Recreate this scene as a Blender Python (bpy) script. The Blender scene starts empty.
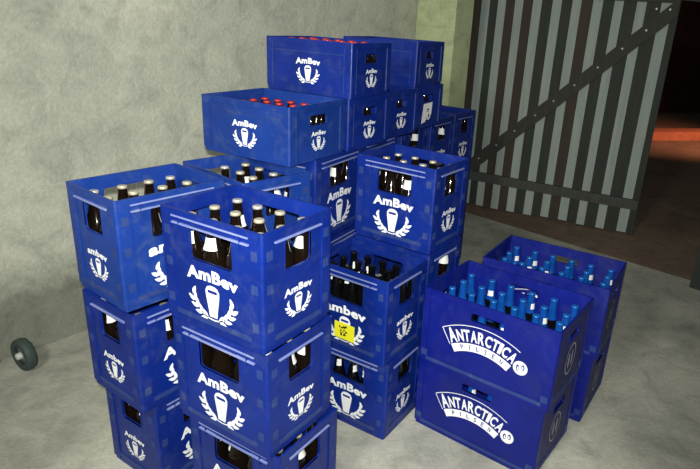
import bpy, bmesh, math, random
from mathutils import Vector, Matrix

random.seed(7)
scene = bpy.context.scene
col = scene.collection
R = math.radians

# ------------------------------------------------------------------ camera
F_PX, PITCH, ROLL, CAM_H = 584.19, 0.354916, 0.064838, 1.5277
fw = Vector((0, math.cos(PITCH), -math.sin(PITCH)))
rt = Vector((1, 0, 0))
up = rt.cross(fw)
rt2 = math.cos(ROLL) * rt + math.sin(ROLL) * up
up2 = -math.sin(ROLL) * rt + math.cos(ROLL) * up
cd = bpy.data.cameras.new('camera')
cam = bpy.data.objects.new('camera', cd)
col.objects.link(cam)
m3 = Matrix((rt2, up2, -fw)).transposed()
cam.matrix_world = Matrix.Translation((0, 0, CAM_H)) @ m3.to_4x4()
cd.sensor_width = 36
cd.lens = F_PX / 700 * 36
cd.shift_x = -49.84 / 700
cd.shift_y = 0.7 / 700
cd.clip_start = 0.05
scene.camera = cam

# ------------------------------------------------------------------ world, light, exposure
world = bpy.data.worlds.new('night')
scene.world = world
world.use_nodes = True
world.node_tree.nodes['Background'].inputs[0].default_value = (0.55, 0.62, 0.60, 1)
world.node_tree.nodes['Background'].inputs[1].default_value = 0.035
scene.view_settings.view_transform = 'Standard'
scene.view_settings.look = 'None'
scene.view_settings.gamma = 1
scene.view_settings.exposure = 0.0
scene.view_settings.use_curve_mapping = False


def lamp(name, kind, loc, energy, color, size=0.1, target=None, **kw):
    ld = bpy.data.lights.new(name, kind)
    ld.energy = energy
    ld.color = color
    if kind == 'AREA':
        ld.shape = 'DISK'
        ld.size = size
    else:
        ld.shadow_soft_size = size
    for k, v in kw.items():
        setattr(ld, k, v)
    o = bpy.data.objects.new(name, ld)
    o.location = loc
    if target is not None:
        o.rotation_euler = (Vector(target) - Vector(loc)).to_track_quat('-Z', 'Y').to_euler()
    col.objects.link(o)
    return o


lamp('phone_flash', 'SPOT', (0.0, -0.02, 1.60), 300, (0.99, 1.0, 0.93), 0.02,
     (-0.12, 2.4, 0.85), spot_size=R(104), spot_blend=1.0)
lamp('room_lamp', 'AREA', (-1.0, -0.4, 2.35), 48, (1.0, 1.0, 0.90), 0.5, (-0.8, 2.8, 1.1))
lamp('street_lamp', 'SPOT', (5.6, 7.6, 1.5), 330, (1.0, 0.40, 0.22), 0.1, (4.2, 9.2, 0.1), spot_size=R(84), spot_blend=1.0)

# ------------------------------------------------------------------ materials


def new_mat(name):
    m = bpy.data.materials.new(name)
    m.use_nodes = True
    nt = m.node_tree
    return m, nt, nt.nodes['Principled BSDF']


def noise(nt, scale, detail=4, rough=0.55, dist=0.0, vec=None):
    n = nt.nodes.new('ShaderNodeTexNoise')
    n.inputs['Scale'].default_value = scale
    n.inputs['Detail'].default_value = detail
    n.inputs['Roughness'].default_value = rough
    n.inputs['Distortion'].default_value = dist
    if vec is not None:
        nt.links.new(vec, n.inputs['Vector'])
    return n


def ramp(nt, fac, stops):
    r = nt.nodes.new('ShaderNodeValToRGB')
    el = r.color_ramp.elements
    el[0].position, el[0].color = stops[0][0], (*stops[0][1], 1)
    el[1].position, el[1].color = stops[-1][0], (*stops[-1][1], 1)
    for p, c in stops[1:-1]:
        e = el.new(p)
        e.color = (*c, 1)
    nt.links.new(fac, r.inputs[0])
    return r


def mix(nt, fac, a, b, mode='MIX'):
    n = nt.nodes.new('ShaderNodeMix')
    n.data_type = 'RGBA'
    n.blend_type = mode
    if isinstance(fac, (int, float)):
        n.inputs[0].default_value = fac
    else:
        nt.links.new(fac, n.inputs[0])
    for i, v in ((6, a), (7, b)):
        if isinstance(v, tuple):
            n.inputs[i].default_value = (*v, 1)
        else:
            nt.links.new(v, n.inputs[i])
    return n.outputs[2]


def bump(nt, bsdf, h, strength, dist=0.01):
    b = nt.nodes.new('ShaderNodeBump')
    b.inputs['Strength'].default_value = strength
    b.inputs['Distance'].default_value = dist
    nt.links.new(h, b.inputs['Height'])
    nt.links.new(b.outputs[0], bsdf.inputs['Normal'])


def coord(nt):
    t = nt.nodes.new('ShaderNodeTexCoord')
    return t.outputs['Object']


def plain(name, c, rough=0.5, metal=0.0, spec=0.5, coat=0.0):
    m, nt, b = new_mat(name)
    b.inputs['Base Color'].default_value = (*c, 1)
    b.inputs['Roughness'].default_value = rough
    b.inputs['Metallic'].default_value = metal
    b.inputs['Specular IOR Level'].default_value = spec
    b.inputs['Coat Weight'].default_value = coat
    return m


def plastic(name, c1, c2, dirt, amount, rough=0.36):
    m, nt, b = new_mat(name)
    co = coord(nt)
    inf = nt.nodes.new('ShaderNodeObjectInfo')
    ad = nt.nodes.new('ShaderNodeVectorMath')
    ad.operation = 'ADD'
    nt.links.new(co, ad.inputs[0])
    nt.links.new(inf.outputs['Random'], ad.inputs[1])
    v = ad.outputs[0]
    n1 = noise(nt, 5, 4, 0.6, 0.3, v)
    n2 = noise(nt, 14, 6, 0.7, 0.6, v)
    n3 = noise(nt, 90, 3, 0.6, 0, v)
    base = ramp(nt, n1.outputs[0], [(0.3, c1), (0.7, c2)]).outputs[0]
    dm = ramp(nt, n2.outputs[0], [(0.52, (0, 0, 0)), (0.80, (amount,) * 3)]).outputs[0]
    c = mix(nt, dm, base, dirt)
    nt.links.new(c, b.inputs['Base Color'])
    rr = ramp(nt, n2.outputs[0], [(0.35, (rough,) * 3), (0.7, (min(rough + .22, .9),) * 3)])
    nt.links.new(rr.outputs[0], b.inputs['Roughness'])
    b.inputs['Specular IOR Level'].default_value = 0.4
    bump(nt, b, n3.outputs[0], 0.12, 0.002)
    return m


M = {}
M['blue'] = plastic('blue_plastic', (0.0015, 0.013, 0.145), (0.003, 0.021, 0.22), (0.05, 0.07, 0.17), 0.45)
M['deep'] = plastic('deep_blue_plastic', (0.0015, 0.006, 0.135), (0.0025, 0.009, 0.19), (0.03, 0.04, 0.10), 0.28)
M['faded'] = plastic('faded_blue_plastic', (0.005, 0.028, 0.18), (0.008, 0.040, 0.26), (0.08, 0.12, 0.20), 0.45)
M['scuff'] = plastic('scuffed_blue_plastic', (0.012, 0.030, 0.16), (0.026, 0.050, 0.19), (0.12, 0.14, 0.20), 0.5, 0.45)
M['pale_ridge'] = plastic('pale_blue_ridge', (0.13, 0.17, 0.42), (0.24, 0.28, 0.52), (0.36, 0.36, 0.46), 0.6, 0.4)  # paler blue for the raised ridges of the tall crates
M['print'] = plastic('white_print', (0.80, 0.82, 0.84), (0.88, 0.89, 0.90), (0.35, 0.38, 0.55), 0.35, 0.5)
M['greyprint'] = plastic('faded_print', (0.30, 0.31, 0.34), (0.42, 0.43, 0.45), (0.1, 0.1, 0.2), 0.8, 0.6)
M['ink'] = plain('blue_ink', (0.008, 0.015, 0.20), 0.5)
M['dirty'] = plastic('grimy_blue_plastic', (0.010, 0.013, 0.10), (0.02, 0.024, 0.16), (0.09, 0.09, 0.10), 0.7, 0.5)
M['glass'] = plain('dark_amber_glass', (0.006, 0.0035, 0.002), 0.07, 0, 0.6, 0.3)
M['glass2'] = plain('dark_glass', (0.003, 0.003, 0.003), 0.04, 0, 0.6, 0.3)
M['gold'] = plain('pale_gold_cap', (0.80, 0.72, 0.50), 0.35, 0.6)
M['silver'] = plain('silver_cap', (0.78, 0.75, 0.66), 0.32, 0.6)
M['red'] = plain('red_cap', (0.50, 0.035, 0.025), 0.35, 0.2)
M['foil'] = plain('blue_foil', (0.006, 0.088, 0.44), 0.18, 0.35, 0.8)
M['capblue'] = plain('light_blue_cap', (0.015, 0.15, 0.55), 0.25, 0.4)
M['label'] = plain('white_bottle_label', (0.80, 0.80, 0.78), 0.5)
M['yellow'] = plain('yellow_sticker', (0.82, 0.78, 0.02), 0.5)
M['black'] = plain('black_smudge', (0.03, 0.03, 0.02), 0.6)
M['rubber'] = plain('grey_green_rubber', (0.035, 0.055, 0.050), 0.65)
M['hub'] = plain('pale_hub', (0.45, 0.47, 0.43), 0.4)
M['steel'] = plain('dull_steel', (0.22, 0.23, 0.24), 0.4, 0.6)
M['post'] = plain('dark_painted_post', (0.020, 0.026, 0.022), 0.6)
M['nail'] = plain('bolt_head', (0.30, 0.32, 0.31), 0.4, 0.4)
M['cord'] = plain('ochre_cord', (0.22, 0.15, 0.05), 0.7)


def wall_mat(name, stops, big=1.3, b1=0.35, foot=False):
    m, nt, b = new_mat(name)
    co = coord(nt)
    n1 = noise(nt, big, 5, 0.6, 0.5, co)
    n2 = noise(nt, 7, 8, 0.66, 0.8, co)
    n3 = noise(nt, 60, 6, 0.7, 0, co)
    a = ramp(nt, n1.outputs[0], stops).outputs[0]
    s = ramp(nt, n2.outputs[0], [(0.30, (0.74, 0.74, 0.74)), (0.50, (0.98, 0.98, 0.98)), (0.72, (1.12, 1.12, 1.08))]).outputs[0]
    c = mix(nt, 1.0, a, s, 'MULTIPLY')
    f = ramp(nt, n3.outputs[0], [(0.3, (0.85, 0.85, 0.85)), (0.7, (1.08, 1.08, 1.08))]).outputs[0]
    c = mix(nt, 1.0, c, f, 'MULTIPLY')
    if foot:      # darker foot of the wall and blotches: uneven upper edge
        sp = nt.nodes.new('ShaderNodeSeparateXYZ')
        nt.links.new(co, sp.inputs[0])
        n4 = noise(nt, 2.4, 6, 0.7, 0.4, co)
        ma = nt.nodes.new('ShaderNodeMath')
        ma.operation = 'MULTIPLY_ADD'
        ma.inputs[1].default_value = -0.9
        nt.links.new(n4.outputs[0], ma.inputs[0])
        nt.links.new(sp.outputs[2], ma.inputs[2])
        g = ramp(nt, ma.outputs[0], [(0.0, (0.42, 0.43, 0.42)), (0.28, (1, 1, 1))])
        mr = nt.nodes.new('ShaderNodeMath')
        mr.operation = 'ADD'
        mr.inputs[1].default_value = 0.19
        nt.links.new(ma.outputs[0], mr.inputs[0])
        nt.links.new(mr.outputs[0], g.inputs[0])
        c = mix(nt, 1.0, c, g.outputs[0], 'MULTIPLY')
    nt.links.new(c, b.inputs['Base Color'])
    b.inputs['Roughness'].default_value = 0.9
    b.inputs['Specular IOR Level'].default_value = 0.2
    sm = nt.nodes.new('ShaderNodeMath')
    sm.operation = 'ADD'
    nt.links.new(n2.outputs[0], sm.inputs[0])
    nt.links.new(n3.outputs[0], sm.inputs[1])
    bump(nt, b, sm.outputs[0], b1, 0.02)
    return m


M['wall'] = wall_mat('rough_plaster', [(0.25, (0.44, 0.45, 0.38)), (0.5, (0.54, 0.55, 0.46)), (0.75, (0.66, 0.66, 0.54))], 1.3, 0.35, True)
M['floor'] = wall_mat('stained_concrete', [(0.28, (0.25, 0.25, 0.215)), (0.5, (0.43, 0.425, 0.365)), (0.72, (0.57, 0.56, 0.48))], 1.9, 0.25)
M['floor'].node_tree.nodes['Principled BSDF'].inputs['Roughness'].default_value = 0.7
M['dirt'] = wall_mat('red_brown_dirt', [(0.25, (0.17, 0.12, 0.085)), (0.5, (0.23, 0.165, 0.12)), (0.75, (0.29, 0.215, 0.155))], 1.7, 0.4)
M['brick'] = wall_mat('red_kerb', [(0.25, (0.34, 0.13, 0.07)), (0.5, (0.42, 0.17, 0.10)), (0.75, (0.48, 0.21, 0.13))], 1.2, 0.2)
M['maroon'] = wall_mat('dark_maroon_wall', [(0.25, (0.035, 0.012, 0.008)), (0.5, (0.05, 0.018, 0.01)), (0.75, (0.07, 0.025, 0.015))], 1.0, 0.3)
M['pillar'] = wall_mat('pale_green_paint', [(0.25, (0.46, 0.52, 0.30)), (0.5, (0.52, 0.58, 0.34)), (0.75, (0.56, 0.62, 0.38))], 1.0, 0.08)


def board_mat(name, c1, c2):
    m, nt, b = new_mat(name)
    co = coord(nt)
    mp = nt.nodes.new('ShaderNodeMapping')
    mp.inputs['Scale'].default_value = (14, 14, 1.2)
    nt.links.new(co, mp.inputs['Vector'])
    n = noise(nt, 2.5, 6, 0.65, 0.4, mp.outputs[0])
    c = ramp(nt, n.outputs[0], [(0.3, c1), (0.7, c2)]).outputs[0]
    nt.links.new(c, b.inputs['Base Color'])
    b.inputs['Roughness'].default_value = 0.75
    bump(nt, b, n.outputs[0], 0.3, 0.004)
    return m


M['board_light'] = board_mat('pale_board', (0.27, 0.32, 0.30), (0.36, 0.41, 0.38))
M['board_dark'] = board_mat('dark_board', (0.016, 0.022, 0.017), (0.032, 0.038, 0.030))
M['board_brown'] = board_mat('brown_board', (0.030, 0.022, 0.015), (0.050, 0.034, 0.022))
M['rail'] = board_mat('grey_rail', (0.040, 0.044, 0.037), (0.065, 0.068, 0.058))
M['brace'] = board_mat('brace_board', (0.024, 0.025, 0.020), (0.042, 0.040, 0.032))

# ------------------------------------------------------------------ mesh helpers


def box(bm, x0, x1, y0, y1, z0, z1, mi=0):
    v = [bm.verts.new(p) for p in ((x0, y0, z0), (x1, y0, z0), (x1, y1, z0), (x0, y1, z0),
                                   (x0, y0, z1), (x1, y0, z1), (x1, y1, z1), (x0, y1, z1))]
    for f in ((3, 2, 1, 0), (4, 5, 6, 7), (0, 1, 5, 4), (1, 2, 6, 5), (2, 3, 7, 6), (3, 0, 4, 7)):
        bm.faces.new([v[i] for i in f]).material_index = mi


def prism(bm, pts, z0, z1, mi=0):
    """vertical prism over the plan polygon pts (counter-clockwise)"""
    a = [bm.verts.new((x, y, z0)) for x, y in pts]
    b = [bm.verts.new((x, y, z1)) for x, y in pts]
    n = len(pts)
    bm.faces.new(a[::-1]).material_index = mi
    bm.faces.new(b).material_index = mi
    for i in range(n):
        j = (i + 1) % n
        bm.faces.new((a[i], a[j], b[j], b[i])).material_index = mi


def plate(bm, outer, holes, to3, d0, d1, mi=0):
    """extruded plate with holes; to3(u, v, d) maps plate space to the mesh"""
    t = bmesh.new()
    edges = []
    for loop in [outer] + holes:
        vs = [t.verts.new((u, v, 0)) for u, v in loop]
        for i in range(len(vs)):
            edges.append(t.edges.new((vs[i], vs[(i + 1) % len(vs)])))
    bmesh.ops.triangle_fill(t, use_beauty=True, edges=edges, normal=(0, 0, 1))
    t.verts.index_update()
    tris = [[v.index for v in f.verts] if f.normal.z >= 0 else [v.index for v in f.verts][::-1] for f in t.faces]
    cs = [v.co.copy() for v in t.verts]
    t.free()
    A = [bm.verts.new(to3(c.x, c.y, d0)) for c in cs]
    B = [bm.verts.new(to3(c.x, c.y, d1)) for c in cs]
    for f in tris:
        bm.faces.new([A[i] for i in f]).material_index = mi
        bm.faces.new([B[i] for i in f][::-1]).material_index = mi
    k = 0
    for loop in [outer] + holes:
        n = len(loop)
        for i in range(n):
            j = (i + 1) % n
            try:
                bm.faces.new((A[k + i], A[k + j], B[k + j], B[k + i])).material_index = mi
            except ValueError:
                pass
        k += n


def rrect(x0, x1, y0, y1, r, seg=4):
    pts = []
    for cx, cy, a0 in ((x1 - r, y0 + r, -90), (x1 - r, y1 - r, 0), (x0 + r, y1 - r, 90), (x0 + r, y0 + r, 180)):
        for i in range(seg + 1):
            a = R(a0 + 90 * i / seg)
            pts.append((cx + r * math.cos(a), cy + r * math.sin(a)))
    return pts


def lathe(bm, prof, seg=14, mi=0, ox=0, oy=0, cap=True):
    rings = []
    for r, z in prof:
        rings.append([bm.verts.new((ox + r * math.cos(2 * math.pi * i / seg), oy + r * math.sin(2 * math.pi * i / seg), z)) for i in range(seg)])
    for a, b in zip(rings, rings[1:]):
        for i in range(seg):
            j = (i + 1) % seg
            f = bm.faces.new((a[i], a[j], b[j], b[i]))
            f.material_index = mi
            f.smooth = True
    if cap:
        bm.faces.new(rings[0][::-1]).material_index = mi
        bm.faces.new(rings[-1]).material_index = mi


def mesh(name, bm, mats, recalc=True):
    if recalc:
        bmesh.ops.recalc_face_normals(bm, faces=bm.faces[:])
    me = bpy.data.meshes.new(name)
    bm.to_mesh(me)
    bm.free()
    for m in mats:
        me.materials.append(M[m])
    return me


def obj(name, me, parent=None, loc=None):
    o = bpy.data.objects.new(name, me)
    col.objects.link(o)
    if parent is not None:
        o.parent = parent
    if loc is not None:
        o.location = loc
    return o


def tag(o, label, cat, group=None):
    o['label'] = label
    o['category'] = cat
    if group:
        o['group'] = group
    return o


def struct(o):
    o['kind'] = 'structure'
    return o


# ------------------------------------------------------------------ the room
# side wall line and gateway line, metres; camera stands over the origin
WD = Vector((0.6018, 0.7987))          # along the wall, away from the camera
WN = Vector((0.7987, -0.6018))         # from the wall into the room
W0 = Vector((-1.7307, 2.1926))


def quad_slab(name, pts, z0, z1, m):
    bm = bmesh.new()
    prism(bm, pts, z0, z1)
    return struct(obj(name, mesh(name, bm, [m])))


a = W0 - WD * 4.5
b = Vector((0.025, 4.52)) + WD * 0.03
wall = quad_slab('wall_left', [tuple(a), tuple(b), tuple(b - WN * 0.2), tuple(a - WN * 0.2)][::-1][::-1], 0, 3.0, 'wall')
S0 = Vector((0.33, 4.98))
S1 = Vector((2.10, 3.50))
SD = (S1 - S0).normalized()
s1 = S1 + SD * 2.0
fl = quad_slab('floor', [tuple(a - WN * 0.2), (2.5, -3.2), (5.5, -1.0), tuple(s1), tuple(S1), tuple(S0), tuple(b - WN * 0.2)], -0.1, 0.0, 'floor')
gr = quad_slab('ground', [tuple(S0), tuple(S1), tuple(s1), (9.5, 1.5), (12, 9), (6, 15), (-2, 14), (-1.5, 6.5), tuple(b - WN * 0.2)], -0.1, -0.003, 'dirt')
quad_slab('wall_far', [(1.0, 10.9), (7.2, 13.3), (7.1, 13.5), (0.9, 11.1)], -0.003, 2.2, 'maroon')
kerb = bmesh.new()
prism(kerb, [(1.6, 8.31), (6.8, 10.07), (6.68, 10.37), (1.5, 8.61)], -0.003, 0.13)
tag(obj('kerb', mesh('kerb', kerb, ['brick'])), 'long red kerb lit orange across the dark yard beyond the gate', 'kerb')
# pillar at the end of the wall
P0 = Vector((0.020, 4.505))
P1 = P0 + WN * 0.335
P2 = P1 + WD * 0.22
bm = bmesh.new()
prism(bm, [tuple(P0), tuple(P1), tuple(P2), tuple(P2 - WN * 0.335)], 0, 3.0)
struct(obj('wall_back_pillar', mesh('wall_back_pillar', bm, ['pillar'])))

# door post at the right border of the gateway
bm = bmesh.new()
q = Vector((1.905, 3.50))
prism(bm, [tuple(q), tuple(q + SD * 0.30 + Vector((0.0, -0.02))), tuple(q + SD * 0.30 + WD * 0.10), tuple(q + WD * 0.10)], 0, 2.4)
tag(obj('gate_post', mesh('gate_post', bm, ['post'])), 'dark upright post at the right edge of the gateway', 'post')

# ------------------------------------------------------------------ the gate
GO = Vector((0.6253, 4.9902))
GD = Vector((0.91663, -0.39974))
gate = bpy.data.objects.new('wooden_gate', None)
col.objects.link(gate)
gate.location = (GO.x, GO.y, 0)
gate.rotation_euler = (0, 0, math.atan2(GD.y, GD.x))
tag(gate, 'tall striped wooden gate of pale and dark boards standing ajar', 'gate')
lights = [-0.069, 0.063, 0.200, 0.342, 0.492, 0.638, 0.790, 0.938, 1.094, 1.262]
U0, U1 = -0.205, 1.350
T = 0.022
edges = []
prev = U0
zt = 1.80
for i, c in enumerate(lights):
    w = 0.036 + random.uniform(-0.003, 0.003)
    for (x0, x1, mt, nm) in ((prev, c - w, 'board_dark' if i not in (2, 3, 6, 0) else 'board_brown', 'dark_board'), (c - w, c + w, 'board_light', 'pale_board')):
        bm = bmesh.new()
        off = 0 if nm == 'dark_board' else 0.004
        box(bm, x0 + 0.001, x1 - 0.001, off, T + off, 0.012 + random.uniform(0, .012), zt)
        o = obj(nm, mesh(nm, bm, [mt]), gate)
        o['label'] = 'pale grey board' if nm == 'pale_board' else ('brownish dark board' if mt == 'board_brown' else 'near black board')
    prev = c + w
bm = bmesh.new()
box(bm, prev + 0.001, U1, 0, T, 0.015, zt)
obj('dark_board', mesh('dark_board', bm, ['board_dark']), gate)
bm = bmesh.new()
plate(bm, [(-0.2, 0.245), (1.345, 0.222), (1.345, 0.300), (-0.2, 0.322)], [], lambda u, v, d: (u, d, v), -0.026, 0)
lr = obj('lower_rail', mesh('lower_rail', bm, ['rail']), gate)
bm = bmesh.new()
box(bm, -0.2, 1.345, -0.026, 0, 1.745, 1.85)
obj('upper_rail', mesh('upper_rail', bm, ['brace']), gate)
bm = bmesh.new()
plate(bm, [(-0.17, 0.315), (-0.03, 0.318), (1.345, 1.655), (1.345, 1.745), (1.30, 1.745)], [], lambda u, v, d: (u, d, v), -0.025, -0.001)
br = obj('diagonal_brace', mesh('diagonal_brace', bm, ['brace']), gate)
for u in [0.0, 0.14, 0.28, 0.43, 0.56, 0.70, 0.85, 1.0, 1.14]:
    bm = bmesh.new()
    lathe(bm, [(0.0115, 0), (0.0115, 0.004), (0.005, 0.008)], 10)
    bmesh.ops.rotate(bm, verts=bm.verts[:], matrix=Matrix.Rotation(R(90), 3, 'X'))
    bmesh.ops.translate(bm, verts=bm.verts[:], vec=(u + 0.02, -0.025, 0.44 + u * 0.977))
    o = obj('bolt', mesh('bolt', bm, ['nail']), br)
for u in [1.20, 1.29]:
    bm = bmesh.new()
    lathe(bm, [(0.011, 0), (0.011, 0.004), (0.005, 0.008)], 10)
    bmesh.ops.rotate(bm, verts=bm.verts[:], matrix=Matrix.Rotation(R(90), 3, 'X'))
    bmesh.ops.translate(bm, verts=bm.verts[:], vec=(u, -0.025, 1.70))
    obj('bolt', mesh('bolt', bm, ['nail']), br)

# ------------------------------------------------------------------ lettering


def text_shape(s, bold=0.02, narrow=1.0):
    """outline of a word as (verts, faces), width in em"""
    cu = bpy.data.curves.new('word', 'FONT')
    cu.body = s
    cu.size = 1.0
    cu.space_character = 1.06
    cu.offset = bold
    cu.fill_mode = 'BOTH'
    cu.resolution_u = 3
    t = bpy.data.objects.new('word', cu)
    col.objects.link(t)
    bpy.context.view_layer.update()
    dg = bpy.context.evaluated_depsgraph_get()
    me = bpy.data.meshes.new_from_object(t.evaluated_get(dg))
    vs = [(v.co.x * narrow, v.co.y) for v in me.vertices]
    fs = [list(p.vertices) for p in me.polygons]
    bpy.data.objects.remove(t)
    bpy.data.curves.remove(cu)
    bpy.data.meshes.remove(me)
    return vs, fs


def fit(shape, x0, x1, y0=None, y1=None):
    vs, fs = shape
    a0, a1 = min(v[0] for v in vs), max(v[0] for v in vs)
    b0, b1 = min(v[1] for v in vs), max(v[1] for v in vs)
    sx = (x1 - x0) / (a1 - a0)
    sy = sx if y0 is None else (y1 - y0) / (b1 - b0)
    return [(x0 + (v[0] - a0) * sx, (y0 or 0) + (v[1] - b0) * sy) for v in vs], fs


def leaf(cx, cy, ang, ln, wd):
    pts = []
    for t in (0, .2, .45, .75, 1.0, .75, .45, .2):
        pts.append(t)
    prof = {0: .15, .2: .75, .45: 1.0, .75: .65, 1.0: 0.0}
    out = []
    for i, t in enumerate(pts):
        s = 1 if i <= 4 else -1
        w = prof[t] * wd / 2 * s
        x, y = t * ln, w
        out.append((cx + x * math.cos(ang) - y * math.sin(ang), cy + x * math.sin(ang) + y * math.cos(ang)))
    return out


def emblem(word):
    """the brewery mark in a unit frame: x -0.5..0.5, y 0..0.8; white shapes and blue details"""
    white, ink = [], []
    vs, fs = fit(text_shape(word, 0.042), -0.50, 0.50, 0.60, 0.795)
    vs = [(x, y + 0.035 * (1 - (x / 0.5) ** 2)) for x, y in vs]
    white.append((vs, fs))
    # tapered glass
    g = [(-0.075, 0.085), (0.075, 0.085), (0.085, 0.17), (0.13, 0.42), (0.135, 0.50), (0.10, 0.56), (0.04, 0.585), (-0.04, 0.585),
         (-0.10, 0.56), (-0.135, 0.50), (-0.13, 0.42), (-0.085, 0.17)]
    white.append((g, [list(range(len(g)))]))
    s = rrect(-0.095, 0.095, 0.465, 0.515, 0.02, 2)
    ink.append((s, [list(range(len(s)))]))
    # laurels
    for sgn in (-1, 1):
        for k in range(5):
            t = k / 4
            a = R(-74 + 62 * t)
            cx, cy = 0.41 * math.cos(a), 0.44 + 0.41 * math.sin(a)
            base = a + R(90)
            for da, off in ((0.62, 0.0), (-0.48, 0.02)):
                if k == 4 and da < 0:
                    continue
                lf = leaf(cx, cy, base + da, 0.155, 0.068)
                lf = [(x * sgn, y) for x, y in lf]
                white.append((lf, [list(range(len(lf)))] if sgn > 0 else [list(range(len(lf)))[::-1]]))
    r = []
    for i in range(9):
        a = R(-125 + 70 * i / 8)
        r.append((0.42 * math.cos(a), 0.45 + 0.42 * math.sin(a)))
    r2 = [(x * .95, 0.45 + (y - .45) * .95) for x, y in r[::-1]]
    rr = r + r2
    n = len(r)
    white.append((rr, [[i, i + 1, 2 * n - 2 - i, 2 * n - 1 - i] for i in range(n - 1)]))
    return white, ink


EMB = {w: emblem(w) for w in ('AmBev', 'ambev', 'Ambev')}


def pilsen_banner():
    """arched banner, metres, origin at the middle of the face's foot"""
    white, ink = [], []
    cx, cy = -0.008, -0.082
    P = lambda r, a: (cx + r * math.sin(R(a)), cy + r * math.cos(R(a)))

    def band(r0, r1, a0, a1, n=16):
        o = [P(r1, a0 + (a1 - a0) * i / n) for i in range(n + 1)]
        i_ = [P(r0, a0 + (a1 - a0) * i / n) for i in range(n + 1)]
        return (o + i_, [[k, k + 1, n + 1 + k + 1, n + 1 + k] for k in range(n)])
    white.append(band(0.205, 0.236, -31, 29))
    white.append(band(0.3025, 0.3052, -32.6, 27.5))
    white.append(band(0.236, 0.3052, -32.6, -32.0, 2))
    word = 'ANTARCTICA'
    widths = [1.25, .98, .88, 1.0, .98, .95, .88, .50, .95, 1.0]
    tot = sum(widths)
    a = -30.8
    span = 59.8
    for n_, (ch, w) in enumerate(zip(word, widths)):
        da = span * w / tot
        vs, fs = fit(text_shape(ch, 0.03), 0, 1, 0, 1)
        r0, r1 = (0.240, 0.298) if n_ == 0 else (0.2425, 0.288)
        g = 0.05
        vs = [P(r0 + (r1 - r0) * y, a + da * (g + (1 - 2 * g) * x)) for x, y in vs]
        white.append((vs, fs))
        a += da
    a = -22.0
    for ch in 'PILSEN':
        vs, fs = fit(text_shape(ch, 0.02), 0, 1, 0, 1)
        w = 0.9 if ch == 'I' else 2.8
        vs = [P(0.211 + 0.019 * y, a + (2.8 - w) / 2 + w * x) for x, y in vs]
        ink.append((vs, fs))
        a += 8.2
    c = (0.1395, 0.1290)
    rd = 0.0265
    disc = [(c[0] + rd * math.cos(R(i * 15)), c[1] + rd * math.sin(R(i * 15))) for i in range(24)]
    white.append((disc, [list(range(24))]))
    for s_, ph in ((-1, 0.0), (1, 0.005)):
        o = [(c[0] + s_ * 0.0095 + 0.0062 * math.cos(R(k * 30)), c[1] + ph - 0.001 + 0.0125 * math.sin(R(k * 30))) for k in range(12)]
        i_ = [(c[0] + s_ * 0.0085 + 0.0030 * math.cos(R(k * 30)), c[1] + ph - 0.003 + 0.0080 * math.sin(R(k * 30))) for k in range(12)]
        ink.append((o + i_, [[k, (k + 1) % 12, 12 + (k + 1) % 12, 12 + k] for k in range(12)]))
    return white, ink


def side_badge():
    """oval ring mark on the short side of the deep blue crates"""
    white = []
    for (rx, ry, t) in ((0.052, 0.062, 0.006),):
        o = [(rx * math.cos(R(i * 15)), ry * math.sin(R(i * 15))) for i in range(24)]
        i_ = [((rx - t) * math.cos(R(i * 15)), (ry - t) * math.sin(R(i * 15))) for i in range(24)]
        white.append((o + i_, [[k, (k + 1) % 24, 24 + (k + 1) % 24, 24 + k] for k in range(24)]))
    for dx, h in ((-0.018, 0.030), (0.015, 0.034)):
        b_ = [(dx + 0.008 * math.cos(R(k * 30)), h * math.sin(R(k * 30))) for k in range(12)]
        white.append((b_, [list(range(12))]))
    return white, []


BAN = pilsen_banner()
BADGE = side_badge()


def print_mesh(name, mark, scale, ox, oy, to3, mats=('print', 'ink')):
    """thin print: raised 0.4 mm above the face"""
    bm = bmesh.new()
    for mi, shapes in enumerate(mark):
        lift = 0.0006 + 0.0004 * mi
        for vs, fs in shapes:
            bv = [bm.verts.new(to3(ox + x * scale, oy + y * scale, lift)) for x, y in vs]
            for f in fs:
                try:
                    bm.faces.new([bv[i] for i in f]).material_index = mi
                except ValueError:
                    pass
    return mesh(name, bm, mats, True)


# ------------------------------------------------------------------ crates
DIM = {'A': (0.3636, 0.2733, 0.338), 'B': (0.5194, 0.3381, 0.3095), 'C': (0.4120, 0.3030, 0.2045), 'D': (0.4120, 0.3400, 0.2045)}
WIN = {  # side -> (half width, bottom z, top z, corner r)
    'A': {'long': (0.077, 0.208, 0.298, 0.010), 'short': (0.051, 0.212, 0.298, 0.010)},
    'B': {'long': (0.062, 0.240, 0.269, 0.006), 'short': (0.055, 0.218, 0.252, 0.006)},
    'C': {'long': None, 'short': (0.048, 0.128, 0.162, 0.006)},
    'D': {'long': None, 'short': (0.052, 0.128, 0.164, 0.006)},
}


def side_maps(t):
    L, W, H = DIM[t]
    return {
        'front': ('long', L, lambda u, v, d: (u, -W / 2 - d, v)),
        'back': ('long', L, lambda u, v, d: (-u, W / 2 + d, v)),
        'right': ('short', W, lambda u, v, d: (L / 2 + d, u, v)),
        'left': ('short', W, lambda u, v, d: (-L / 2 - d, -u, v)),
    }


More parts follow.
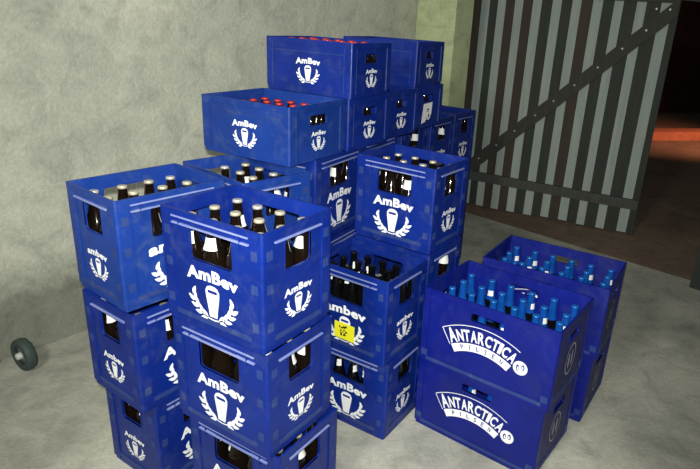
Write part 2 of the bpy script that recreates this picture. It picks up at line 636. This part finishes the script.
def crate_body(t):
    L, W, H = DIM[t]
    bm = bmesh.new()
    th = 0.004
    rec = 0.0035
    cw = {'A': 0.042, 'B': 0.03, 'C': 0.034, 'D': 0.036}[t]
    ins = 0.004                       # foot inset so crates nest
    # corner columns: L-shaped plan with a rounded outer corner
    for sx in (-1, 1):
        for sy in (-1, 1):
            X, Y, r = L / 2, W / 2, 0.007
            pl = [(X - cw, Y - th - 0.002), (X - cw, Y)]
            for i in range(5):
                an = R(90 - 90 * i / 4)
                pl.append((X - r + r * math.cos(an), Y - r + r * math.sin(an)))
            pl += [(X, Y - cw), (X - th - 0.002, Y - cw), (X - th - 0.002, Y - th - 0.002)]
            pl = [(x * sx, y * sy) for x, y in pl]
            prism(bm, pl, 0.0158, H - 0.0198)
    sm = side_maps(t)
    for nm, (kind, D, f) in sm.items():
        w = WIN[t][kind]
        outer = [(-D / 2 + cw - .004, 0.010), (D / 2 - cw + .004, 0.010), (D / 2 - cw + .004, H - 0.006), (-D / 2 + cw - .004, H - 0.006)]
        holes = []
        if w:
            hw, z0, z1, r = w
            holes = [rrect(-hw, hw, z0, z1, r, 3)]
        plate(bm, outer, holes, lambda u, v, d, f=f: f(u, v, d), -rec, -rec - th, 3 if (t == 'B' and nm == 'right') else 0)
        if w:   # lip round the grip opening
            hw, z0, z1, r = w
            o2 = rrect(-hw - .004, hw + .004, z0 - .004, z1 + .004, r + .002, 3)
            plate(bm, o2, [rrect(-hw, hw, z0, z1, r, 3)], f, -rec + .0012, -rec - th - 0.004)
        # rim and foot bands
        e = 0.0070
        plate(bm, [(-D / 2 + e, H - 0.020), (D / 2 - e, H - 0.020), (D / 2 - e, H), (-D / 2 + e, H)], [], f, 0, -0.007)
        plate(bm, [(-D / 2 + e + ins, 0), (D / 2 - e - ins, 0), (D / 2 - e - ins, 0.016), (-D / 2 + e + ins, 0.016)], [], f, -ins, -0.010)
        if t == 'A':
            plate(bm, [(-D / 2 + .03, 0.026), (D / 2 - .03, 0.026), (D / 2 - .03, 0.040), (-D / 2 + .03, 0.040)], [], f, -0.0005, -0.006, 1)
            rd = [(H - 0.0215, 0.75), (H - 0.0405, 0.75)] if kind == 'long' else [(H - 0.036, 0.66)]
            for z, k in rd:
                hw = D / 2 * k
                plate(bm, [(-hw, z), (hw, z), (hw, z + 0.0045), (-hw, z + 0.0045)], [], f, 0.0022, -0.004, 2)
            if kind == 'long':   # thin upright slits beside the ridges
                for s in (-1, 1):
                    plate(bm, [(s * D * .30 - .001, H - .055), (s * D * .30 + .001, H - .055), (s * D * .30 + .001, H - .02), (s * D * .30 - .001, H - .02)], [], f, 0.003, -0.003, 0)
            for s in (-1, 1):    # scuffed pads on the corner columns
                for z in (0.262, 0.170, 0.060):
                    c = s * (D / 2 - 0.026)
                    plate(bm, [(c - .010, z), (c + .010, z), (c + .010, z + .026), (c - .010, z + .026)], [], f, 0.0012, -0.003, 1)
        elif t == 'B':
            plate(bm, [(-D / 2 + .012, 0.017), (D / 2 - .012, 0.017), (D / 2 - .012, 0.030), (-D / 2 + .012, 0.030)], [], f, -0.001, -0.006, 1)
            for s in (-1, 1):
                c = s * (D / 2 - 0.022)
                plate(bm, [(c - .012, 0.035), (c + .012, 0.035), (c + .012, 0.060), (c - .012, 0.060)], [], f, 0.001, -0.003, 1)
        else:
            hw = D / 2 - cw - 0.004
            if kind == 'long':
                plate(bm, [(-hw, H * .765), (hw, H * .765), (hw, H * .765 + .003), (-hw, H * .765 + .003)], [], f, -0.0015, -0.006, 1)
            for s in (-1, 1):
                c = s * (D / 2 - cw)
                plate(bm, [(c - .0012, 0.014), (c + .0012, 0.014), (c + .0012, H * .90), (c - .0012, H * .90)], [], f, 0.0012, -0.004, 1)
    # rounded top rim corners and foot corners
    for sx in (-1, 1):
        for sy in (-1, 1):
            for (z0, z1, sh) in ((H - 0.020, H, 0.0), (0.0, 0.016, ins)):
                X, Y, r = L / 2 - sh, W / 2 - sh, 0.0070
                pl = [(X - r - .001, Y - 0.007), (X - r - .001, Y)]
                for i in range(5):
                    an = R(90 - 90 * i / 4)
                    pl.append((X - r + r * math.cos(an), Y - r + r * math.sin(an)))
                pl += [(X, Y - r - .001), (X - 0.007, Y - r - .001), (X - .007, Y - .007)]
                prism(bm, [(x * sx, y * sy) for x, y in pl], z0, z1)
    box(bm, -L / 2 + .008, L / 2 - .008, -W / 2 + .008, W / 2 - .008, 0.003, 0.008)
    return mesh('crate_body', bm, ['deep' if t == 'B' else 'blue', 'scuff', 'pale_ridge', 'dirty'])


GRID = {'D': (6, 5), 'A': (4, 3), 'N': (5, 4), 'B': (6, 4), 'C': (6, 4)}


def grid_mesh(t, key):
    L, W, H = DIM[t]
    nx, ny = GRID[key]
    bm = bmesh.new()
    h = 0.42 * H
    for i in range(1, nx):
        x = -L / 2 + 0.008 + (L - 0.016) * i / nx
        box(bm, x - .001, x + .001, -W / 2 + .008, W / 2 - .008, 0.008, h)
    for j in range(1, ny):
        y = -W / 2 + 0.008 + (W - 0.016) * j / ny
        box(bm, -L / 2 + .008, L / 2 - .008, y - .001, y + .001, 0.008, h)
    return mesh('bottle_divider', bm, ['deep' if t == 'B' else 'blue'])


BODY = {t: crate_body(t) for t in DIM}
FADED = {}
for t in ('A', 'C', 'D'):
    FADED[t] = BODY[t].copy()
    FADED[t].materials[0] = M['faded']
DIV = {k: grid_mesh('A' if k == 'N' else k, k) for k in GRID}
PRINTS = {}


def prints(t, word):
    key = (t, word)
    if key in PRINTS:
        return PRINTS[key]
    L, W, H = DIM[t]
    out = []
    for nm, (kind, D, f) in side_maps(t).items():
        g = (lambda f: lambda u, v, d: f(u, v, d - 0.0035))(f)
        if t == 'A':
            sc, z = (0.188, 0.036) if kind == 'long' else (0.112, 0.066)
            me = print_mesh('printed_emblem', EMB[word], sc, 0, z, g)
        elif t in 'CD':
            sc, z = (0.118, 0.038) if kind == 'long' else (0.088, 0.034)
            me = print_mesh('printed_emblem', EMB[word], sc, 0, z, g)
        else:
            if kind == 'long':
                me = print_mesh('printed_banner', BAN, 1.0, 0, 0.0, g)
            else:
                me = print_mesh('printed_badge', BADGE, 1.0, 0, 0.135, g, ('greyprint', 'ink'))
        out.append(me)
    PRINTS[key] = out
    return out


CRATES = {}


def crate(key, t, x, y, deg, z, label, cat='crate', orient='L', word='AmBev', grid=None, group=None, show_div=True):
    """(x, y) is the nearest corner; deg the direction of its left-hand edge"""
    L, W, H = DIM[t]
    th = R(deg)
    e1 = Vector((math.cos(th), math.sin(th)))
    e2 = Vector((e1.y, -e1.x))
    a_, b_ = (L, W) if orient == 'L' else (W, L)
    c = Vector((x, y)) + e1 * a_ / 2 + e2 * b_ / 2
    r = bpy.data.objects.new('bottle_crate', None)
    col.objects.link(r)
    r.location = (c.x, c.y, z)
    r.rotation_euler = (0, 0, th - math.pi if orient == 'L' else th - math.pi / 2)
    tag(r, label, cat, group)
    obj('crate_body', FADED[t] if key in ('L2', 'G2', 'R3') else BODY[t], r)
    if show_div:
        obj('bottle_divider', DIV[grid or t], r)
    for me in prints(t, word):
        o = obj(me.name.split('.')[0], me, r)
    if key in ('F2', 'F1', 'F0'):      # the nearest stack's crates are a touch larger
        r.scale = (1.022, 1.028, 1.0)
        r.location.x += 0.005 if key == 'F2' else 0.010
        r.location.y -= 0.007
    CRATES[key] = (r, t, grid or t)
    return r


# ------------------------------------------------------------------ bottles
def profile_scaled(p, s=1.0):
    return [(r * s, z) for r, z in p]


PR = {
    # big brown bottle, 0.300 tall
    'A': [(0.034, 0), (0.0395, 0.004), (0.0405, 0.02), (0.0405, 0.165), (0.038, 0.185), (0.030, 0.212), (0.0215, 0.235), (0.0165, 0.262), (0.0135, 0.288), (0.0138, 0.292), (0.0138, 0.300)],
    # slim dark bottle, uncapped, 0.290 tall
    'N': [(0.027, 0), (0.031, 0.004), (0.0315, 0.02), (0.0315, 0.155), (0.029, 0.175), (0.021, 0.205), (0.0155, 0.230), (0.0130, 0.270), (0.0138, 0.274), (0.0138, 0.288), (0.0115, 0.290)],
    # slim bottle with foil neck, 0.290 tall
    'B': [(0.030, 0), (0.034, 0.004), (0.0355, 0.02), (0.0345, 0.140), (0.031, 0.160), (0.022, 0.186), (0.0155, 0.208), (0.0128, 0.240), (0.0120, 0.258), (0.0125, 0.263), (0.0125, 0.266)],
    # small bottle, 0.190 tall
    'C': [(0.026, 0), (0.0285, 0.004), (0.0290, 0.015), (0.0290, 0.082), (0.026, 0.100), (0.019, 0.120), (0.0145, 0.140), (0.0130, 0.165), (0.0135, 0.169), (0.0135, 0.172)],
}
BM = {}
for k, p in PR.items():
    bm = bmesh.new()
    lathe(bm, p, 16)
    BM[k] = mesh('beer_bottle', bm, ['glass' if k in 'AC' else 'glass2'])


def cap_mesh(r, z, mats):
    bm = bmesh.new()
    seg = 21
    rings = []
    for (rr, zz, fl) in ((r * 1.10, z - 0.0055, 1), (r * 1.05, z + 0.0005, 0), (r * 0.98, z + 0.0025, 0), (r * 0.6, z + 0.0032, 0)):
        ring = []
        for i in range(seg * 2):
            k = rr * (1.05 if (i % 2 and fl) else 1.0)
            an = math.pi * i / seg
            ring.append(bm.verts.new((k * math.cos(an), k * math.sin(an), zz)))
        rings.append(ring)
    for a_, b_ in zip(rings, rings[1:]):
        for i in range(seg * 2):
            j = (i + 1) % (seg * 2)
            bm.faces.new((a_[i], a_[j], b_[j], b_[i])).smooth = True
    bm.faces.new(rings[-1])
    bm.faces.new(rings[0][::-1])
    return mesh('cap', bm, mats)


def sleeve(name, prof, z0, z1, off, mat, a0=0, a1=360, seg=16):
    """a wrap following the bottle between two heights"""
    def rad(z):
        for (r0, q0), (r1, q1) in zip(prof, prof[1:]):
            if q0 <= z <= q1:
                return r0 + (r1 - r0) * (z - q0) / max(q1 - q0, 1e-6)
        return prof[-1][0]
    bm = bmesh.new()
    zs = [z0 + (z1 - z0) * i / 6 for i in range(7)]
    rows = []
    n = seg
    for z in zs:
        rows.append([bm.verts.new(((rad(z) + off) * math.cos(R(a0 + (a1 - a0) * i / n)), (rad(z) + off) * math.sin(R(a0 + (a1 - a0) * i / n)), z)) for i in range(n + 1)])
    for p_, q_ in zip(rows, rows[1:]):
        for i in range(n):
            bm.faces.new((p_[i], p_[i + 1], q_[i + 1], q_[i])).smooth = True
    return mesh(name, bm, [mat])


CAPM = {'gold': cap_mesh(0.0138, 0.300, ['gold']), 'silver': cap_mesh(0.0138, 0.300, ['silver']),
        'blue': cap_mesh(0.0125, 0.266, ['capblue']), 'red': cap_mesh(0.0135, 0.172, ['red'])}
LAB = {
    'A_neck': sleeve('neck_label', PR['A'], 0.222, 0.256, 0.0007, 'label', -58, 58),
    'A_body': sleeve('body_label', PR['A'], 0.045, 0.125, 0.0007, 'label', -70, 70),
    'B_foil': sleeve('neck_foil', PR['B'], 0.190, 0.265, 0.0008, 'foil', 0, 360),
    'B_label': sleeve('neck_label', PR['B'], 0.206, 0.228, 0.0016, 'label', -40, 40),
    'N_label': sleeve('neck_label', PR['N'], 0.222, 0.250, 0.0007, 'label', -35, 35),
}
ROWN = {5: ['nearest', 'second', 'third', 'fourth', 'farthest'], 3: ['near', 'middle', 'far'], 4: ['nearest', 'second', 'third', 'farthest']}
ORD = ['first', 'second', 'third', 'fourth', 'fifth', 'sixth']


def fill(key, phrase, cells=None, kind=None, look=None, group=None, skip=()):
    r, t, g = CRATES[key]
    L, W, H = DIM[t]
    nx, ny = GRID[g]
    kind = kind or ('C' if g == 'D' else g)
    rot = r.rotation_euler.z
    for j in range(ny):
        for i in range(nx):
            if cells is not None and (i, j) not in cells:
                continue
            if (i, j) in skip:
                continue
            lx = -L / 2 + 0.008 + (L - 0.016) * (i + .5) / nx + random.uniform(-.002, .002)
            ly = -W / 2 + 0.008 + (W - 0.016) * (j + .5) / ny + random.uniform(-.002, .002)
            wx = r.location.x + lx * math.cos(rot) - ly * math.sin(rot)
            wy = r.location.y + lx * math.sin(rot) + ly * math.cos(rot)
            o = obj('beer_bottle', BM[kind])
            o.location = (wx, wy, r.location.z + 0.0085)
            # lean a hair so the glints differ
            o.rotation_euler = (random.uniform(-.012, .012), random.uniform(-.012, .012), random.uniform(0, 2 * math.pi))
            lab = f"{look}, {phrase}, {ROWN[ny][j]} row, {ORD[i]} from left"
            tag(o, lab, 'bottle', group)
            if kind == 'A':
                obj('cap', CAPM['gold' if random.random() < .7 else 'silver'], o)
                obj('neck_label', LAB['A_neck'], o)
                obj('body_label', LAB['A_body'], o)
                # labels turned mostly to the camera side, as the photo shows them white
                o.rotation_euler.z = R(random.uniform(0, 360))
            elif kind == 'B':
                obj('cap', CAPM['blue'], o)
                obj('neck_foil', LAB['B_foil'], o)
                if random.random() < .45:
                    obj('neck_label', LAB['B_label'], o)
                    o.rotation_euler.z = R(random.uniform(-130, -50))
            elif kind == 'C':
                if key == 'R3':
                    o.scale = (1.0, 1.0, 0.94)
                if key == 'T4':
                    o.scale = (1.0, 1.0, 1.10)
                obj('cap', CAPM['red'], o)
            elif kind == 'N':
                if random.random() < .5:
                    obj('neck_label', LAB['N_label'], o)
                    o.rotation_euler.z = R(random.uniform(-130, -50))


PA = 0.340
PB = 0.3108
ZR = 3 * PA
ZT = ZR + 0.2060
GA = 'tall blue crates of large bottles'
GB = 'deep blue crates on the right'
GC = 'low blue crates on top of the stacks'
# front stack
crate('F2', 'A', -0.339, 1.324, 150.4, 2 * PA, 'open blue crate of gold-capped bottles topping the nearest stack, large white laurel emblem', group=GA)
crate('F1', 'A', -0.337, 1.322, 150.0, PA, 'middle blue crate of the nearest stack, directly under the open top crate', group=GA)
crate('F0', 'A', -0.312, 1.335, 150.5, 0, 'bottom blue crate of the nearest stack, cut off by the lower photo edge', group=GA)
# stack by the wall
crate('L2', 'A', -0.775, 1.487, 144.0, 2 * PA, 'open blue crate of capped bottles topping the stack nearest the bare wall', orient='S', word='ambev', group=GA)
crate('L1', 'A', -0.751, 1.471, 146.2, PA, 'middle blue crate of the leftmost stack beside the wall', orient='S', word='Ambev', group=GA)
crate('L0', 'A', -0.736, 1.516, 148.0, 0, 'bottom blue crate of the leftmost stack standing on the concrete', orient='S', word='Ambev', group=GA)
# second row
crate('G2', 'A', -0.494, 1.738, 139.8, 2 * PA, 'partly hidden blue crate behind the nearest stack, beneath the low red-capped crate', group=GA)
crate('G1', 'A', -0.494, 1.738, 141.0, PA, 'middle crate of the hidden stack behind the nearest stack', group=GA, show_div=False)
crate('G0', 'A', -0.468, 1.772, 140.0, 0, 'bottom crate of the hidden stack behind the nearest stack', group=GA, show_div=False)
crate('H2', 'A', -0.326, 2.102, 155.8, 2 * PA, 'dim blue crate squeezed left of the middle crate, emblem partly cut off by it', orient='S', group=GA)
crate('H1', 'A', -0.326, 2.102, 155.0, PA, 'dim blue crate below the squeezed one, just showing behind the yellow-stickered crate', orient='S', group=GA)
crate('H0', 'A', -0.326, 2.106, 155.0, 0, 'bottom crate of the dim stack behind the yellow-stickered one', orient='S', group=GA, show_div=False)
crate('H3', 'A', -0.186, 2.450, 155.8, 2 * PA, 'hidden crate behind the middle stack that carries the low crates', orient='S', group=GA, show_div=False)
crate('H31', 'A', -0.186, 2.450, 155.8, PA, 'second crate of the hidden stack behind the middle stack', orient='S', group=GA, show_div=False)
crate('H30', 'A', -0.186, 2.450, 155.8, 0, 'floor crate of the hidden stack behind the middle stack', orient='S', group=GA, show_div=False)
# middle stack
crate('M2', 'A', 0.118, 2.084, 148.2, 2 * PA, 'open blue crate with large white emblem at the centre of the group, topping its stack', group=GA)
crate('M1', 'A', 0.119, 2.081, 148.3, PA, 'blue crate under the centre crate, one narrow grip window showing', group=GA)
crate('M0', 'A', 0.128, 2.072, 149.0, 0, 'floor level crate of the centre stack, behind the deep blue crates', group=GA, show_div=False)
crate('N1', 'A', -0.029, 1.812, 148.5, PA, 'open blue crate with lowercase wording and a yellow sticker, full of uncapped bottles', word='ambev', grid='N', group=GA)
crate('N0', 'A', -0.012, 1.832, 150.2, 0, 'blue crate on the floor below the one with the yellow sticker', grid='N', group=GA)
# far row
crate('V1', 'A', -0.023, 2.966, 149.0, 2 * PA, 'dark crate below the low crate with the torn white sheet, window glints only', group=GA)
crate('V2', 'A', 0.134, 3.194, 149.0, 2 * PA, 'dark far crate between the torn sheet crate and the last one by the gate', group=GA)
crate('V3', 'A', 0.283, 3.480, 147.8, 2 * PA, 'farthest dark crate, the last before the striped gate', group=GA)
for n_, (k, nm) in enumerate((('V1', 'first'), ('V2', 'second'), ('V3', 'third'))):
    r_ = CRATES[k][0]
    x_, y_, d_ = ((-0.023, 2.966, 149), (0.134, 3.194, 149), (0.283, 3.480, 147.8))[n_]
    crate(k + 'b', 'A', x_, y_, d_, PA, f'{nm} crate of the middle layer in the dark far row', group=GA, show_div=False)
    crate(k + 'c', 'A', x_, y_, d_, 0, f'{nm} crate of the floor layer in the dark far row', group=GA, show_div=False)
# low crates
crate('R3', 'D', -0.397, 1.974, 152.1, ZR, 'low blue crate of red-capped bottles, the left and lower of the two with red caps', group=GC)
crate('U1', 'C', -0.228, 2.285, 150.0, ZR, 'low blue crate directly under the highest red-capped crate', group=GC)
crate('U2', 'C', -0.1015, 2.563, 150.0, ZR, 'low blue crate between the one under the red caps and the one with the sheet', group=GC)
crate('U3', 'C', 0.0245, 2.8415, 150.0, ZR, 'low blue crate with a torn white sheet over its emblem', group=GC)
crate('T4', 'C', -0.221, 2.272, 152.9, ZT, 'highest low blue crate, red caps just above its rim', group=GC)
crate('T5', 'C', 0.027, 2.818, 153.1, ZT, 'topmost dark blue crate at the back beside the pale green pillar', group=GC)
# deep blue crates
crate('A1', 'B', 0.536, 1.645, 146.8, PB, 'front upper deep blue crate, white arched lettering, blue-necked bottles', word='x', group=GB)
crate('A0', 'B', 0.532, 1.672, 145.5, 0, 'front lower deep blue crate with arched lettering, standing on the floor', word='x', group=GB)
crate('B1', 'B', 0.804, 2.003, 151.0, PB, 'rear upper deep blue crate of blue-necked bottles, nearest the gate', word='x', group=GB)
crate('B0', 'B', 0.798, 2.020, 149.0, 0, 'rear lower deep blue crate on the floor behind the lettered pair', word='x', group=GB)

CAPB = 'capped brown bottle'
fill('F2', 'nearest stack top crate', look=CAPB, group='bottles in the nearest open crate')
fill('L2', 'top crate beside the wall', look=CAPB, group='bottles in the open crate by the wall')
fill('G2', 'hidden crate under the left red-capped one', look=CAPB, group='bottles in the partly covered crate')
fill('M2', 'central top crate', look=CAPB, group='bottles in the centre top crate')
fill('N1', 'yellow-stickered crate', look='uncapped dark bottle', group='bottles in the yellow stickered crate')
fill('A1', 'front lettered crate', look='blue-necked bottle', group='blue necked bottles in the front crate')
fill('B1', 'rear deep blue crate', look='blue-necked bottle', group='blue necked bottles in the rear crate')
fill('R3', 'lower red-cap crate', look='red-capped bottle', group='red capped bottles in the left low crate')
fill('T4', 'highest red-cap crate', look='red-capped bottle', group='red capped bottles in the highest crate')
nearL = {(0, 0), (1, 0), (2, 0), (3, 0), (3, 1), (3, 2)}
nearS = {(0, 0), (1, 0), (2, 0), (3, 0), (0, 1), (0, 2)}
fill('F1', 'nearest stack middle crate', nearL, look='brown bottle', group='bottles in the nearest middle crate')
fill('F0', 'nearest stack bottom crate', nearL, look='brown bottle', group='bottles in the nearest bottom crate')
fill('L1', 'leftmost stack middle crate', nearS, look='brown bottle', group='bottles in the left middle crate')
fill('L0', 'leftmost stack bottom crate', nearS, look='brown bottle', group='bottles in the left bottom crate')
fill('H2', 'squeezed dim crate', {(0, 0), (1, 0), (2, 0), (3, 0)}, look='brown bottle', group='bottles in the dim crate')
fill('M1', 'crate under the central one', {(3, 0), (3, 1), (3, 2)}, look='brown bottle', group='bottles in the crate under the centre one')
fill('N0', 'crate below the yellow sticker', {(0, 0), (1, 0), (2, 0), (3, 0), (4, 0), (4, 1), (4, 2), (4, 3)}, look='dark bottle', group='bottles below the yellow sticker crate')
for k, nm in (('V1', 'dark crate below the torn sheet'), ('V2', 'middle crate of the far row'), ('V3', 'farthest dark crate')):
    fill(k, nm, {(3, 0), (3, 1), (3, 2)}, look='brown bottle', group='bottles in the far dark crates')
for k, nm in (('U1', 'crate under the highest one'), ('U2', 'low crate in the middle of three'), ('U3', 'low crate with torn sheet'), ('T5', 'topmost back crate')):
    fill(k, nm, {(5, 1), (5, 2)}, look='small bottle', group='bottles in the shaded low crates')
fill('A0', 'front lower lettered crate', {(2, 0), (3, 0)}, look='blue-necked bottle', group='bottles behind the lower grip slot')

# sticker and torn sheet: stuck on, so parts of their crates
r = CRATES['N1'][0]
W_ = DIM['A'][1]
bm = bmesh.new()
box(bm, -0.046, 0.046, -W_ / 2 + 0.0015, -W_ / 2 + 0.0025, 0.052, 0.118)
st = obj('yellow_sticker', mesh('yellow_sticker', bm, ['yellow']), r)
st['label'] = 'bright yellow sticker'
bm = bmesh.new()
rs = random.Random(3)
for k in range(26):
    x = rs.uniform(-0.024, 0.012)
    z = rs.uniform(0.066, 0.106)
    w = rs.uniform(.0015, .0045)
    h = rs.uniform(.0015, .0040)
    box(bm, x - w, x + w, -W_ / 2 + 0.0011, -W_ / 2 + 0.0015, z - h, z + h)
sm_ = obj('smudged_print', mesh('smudged_print', bm, ['black']), st)
r = CRATES['U3'][0]
L_ = DIM['C'][0]
bm = bmesh.new()
plate(bm, [(-0.062, 0.022), (-0.022, 0.030), (-0.016, 0.096), (0.012, 0.094), (0.010, 0.062), (0.034, 0.060), (0.040, 0.122), (-0.048, 0.118)], [],
      lambda u, v, d: (L_ / 2 + d, u, v), 0.0006, 0.0016)
o = obj('torn_sheet', mesh('torn_sheet', bm, ['label']), r)
o['label'] = 'torn white paper sheet'

# ------------------------------------------------------------------ trolley wheel on the floor by the wall
w = bpy.data.objects.new('trolley_wheel', None)
col.objects.link(w)
RW = 0.0725
w.location = (-1.585, 2.150, RW)
w.rotation_euler = (0, 0, R(60))
tag(w, 'small grey-green trolley wheel with pale hub standing on the floor against the wall', 'wheel')


def xlathe(prof, seg=28):
    bm = bmesh.new()
    lathe(bm, prof, seg, cap=False)
    bmesh.ops.rotate(bm, verts=bm.verts[:], matrix=Matrix.Rotation(R(90), 3, 'Y'))
    return bm


bm = xlathe([(0.042, -0.020), (0.058, -0.023), (0.068, -0.020), (0.072, -0.011), (0.072, 0.011), (0.068, 0.020), (0.058, 0.023), (0.042, 0.020), (0.042, -0.020)])
obj('tyre', mesh('tyre', bm, ['rubber']), w)
bm = xlathe([(0.002, -0.014), (0.043, -0.012), (0.043, 0.012), (0.002, 0.014)])
obj('rim', mesh('rim', bm, ['steel']), w)
bm = xlathe([(0.001, -0.034), (0.010, -0.034), (0.015, -0.028), (0.015, 0.022), (0.001, 0.022)])
obj('hub', mesh('hub', bm, ['hub']), w)
bm = bmesh.new()
box(bm, 0.026, 0.034, -0.012, 0.012, -0.02, 0.045)
box(bm, 0.020, 0.030, -0.008, 0.008, -0.008, 0.008)
obj('bracket', mesh('bracket', bm, ['steel']), w)
# ochre cord lying along the foot of the wall
bm = bmesh.new()
pts = [W0 - WD * (0.75 - 0.05 * i) + WN * (0.012 + 0.006 * math.sin(i * 1.1)) for i in range(16)]
prevr = None
for p in pts:
    ring = [bm.verts.new((p.x + WN.x * .006 * math.cos(R(k * 60)), p.y + WN.y * .006 * math.cos(R(k * 60)), 0.0065 + .006 * math.sin(R(k * 60)))) for k in range(6)]
    if prevr:
        for k in range(6):
            bm.faces.new((prevr[k], prevr[(k + 1) % 6], ring[(k + 1) % 6], ring[k])).smooth = True
    prevr = ring
tag(obj('cord', mesh('cord', bm, ['cord'])), 'short ochre cord lying along the foot of the bare wall', 'cord')
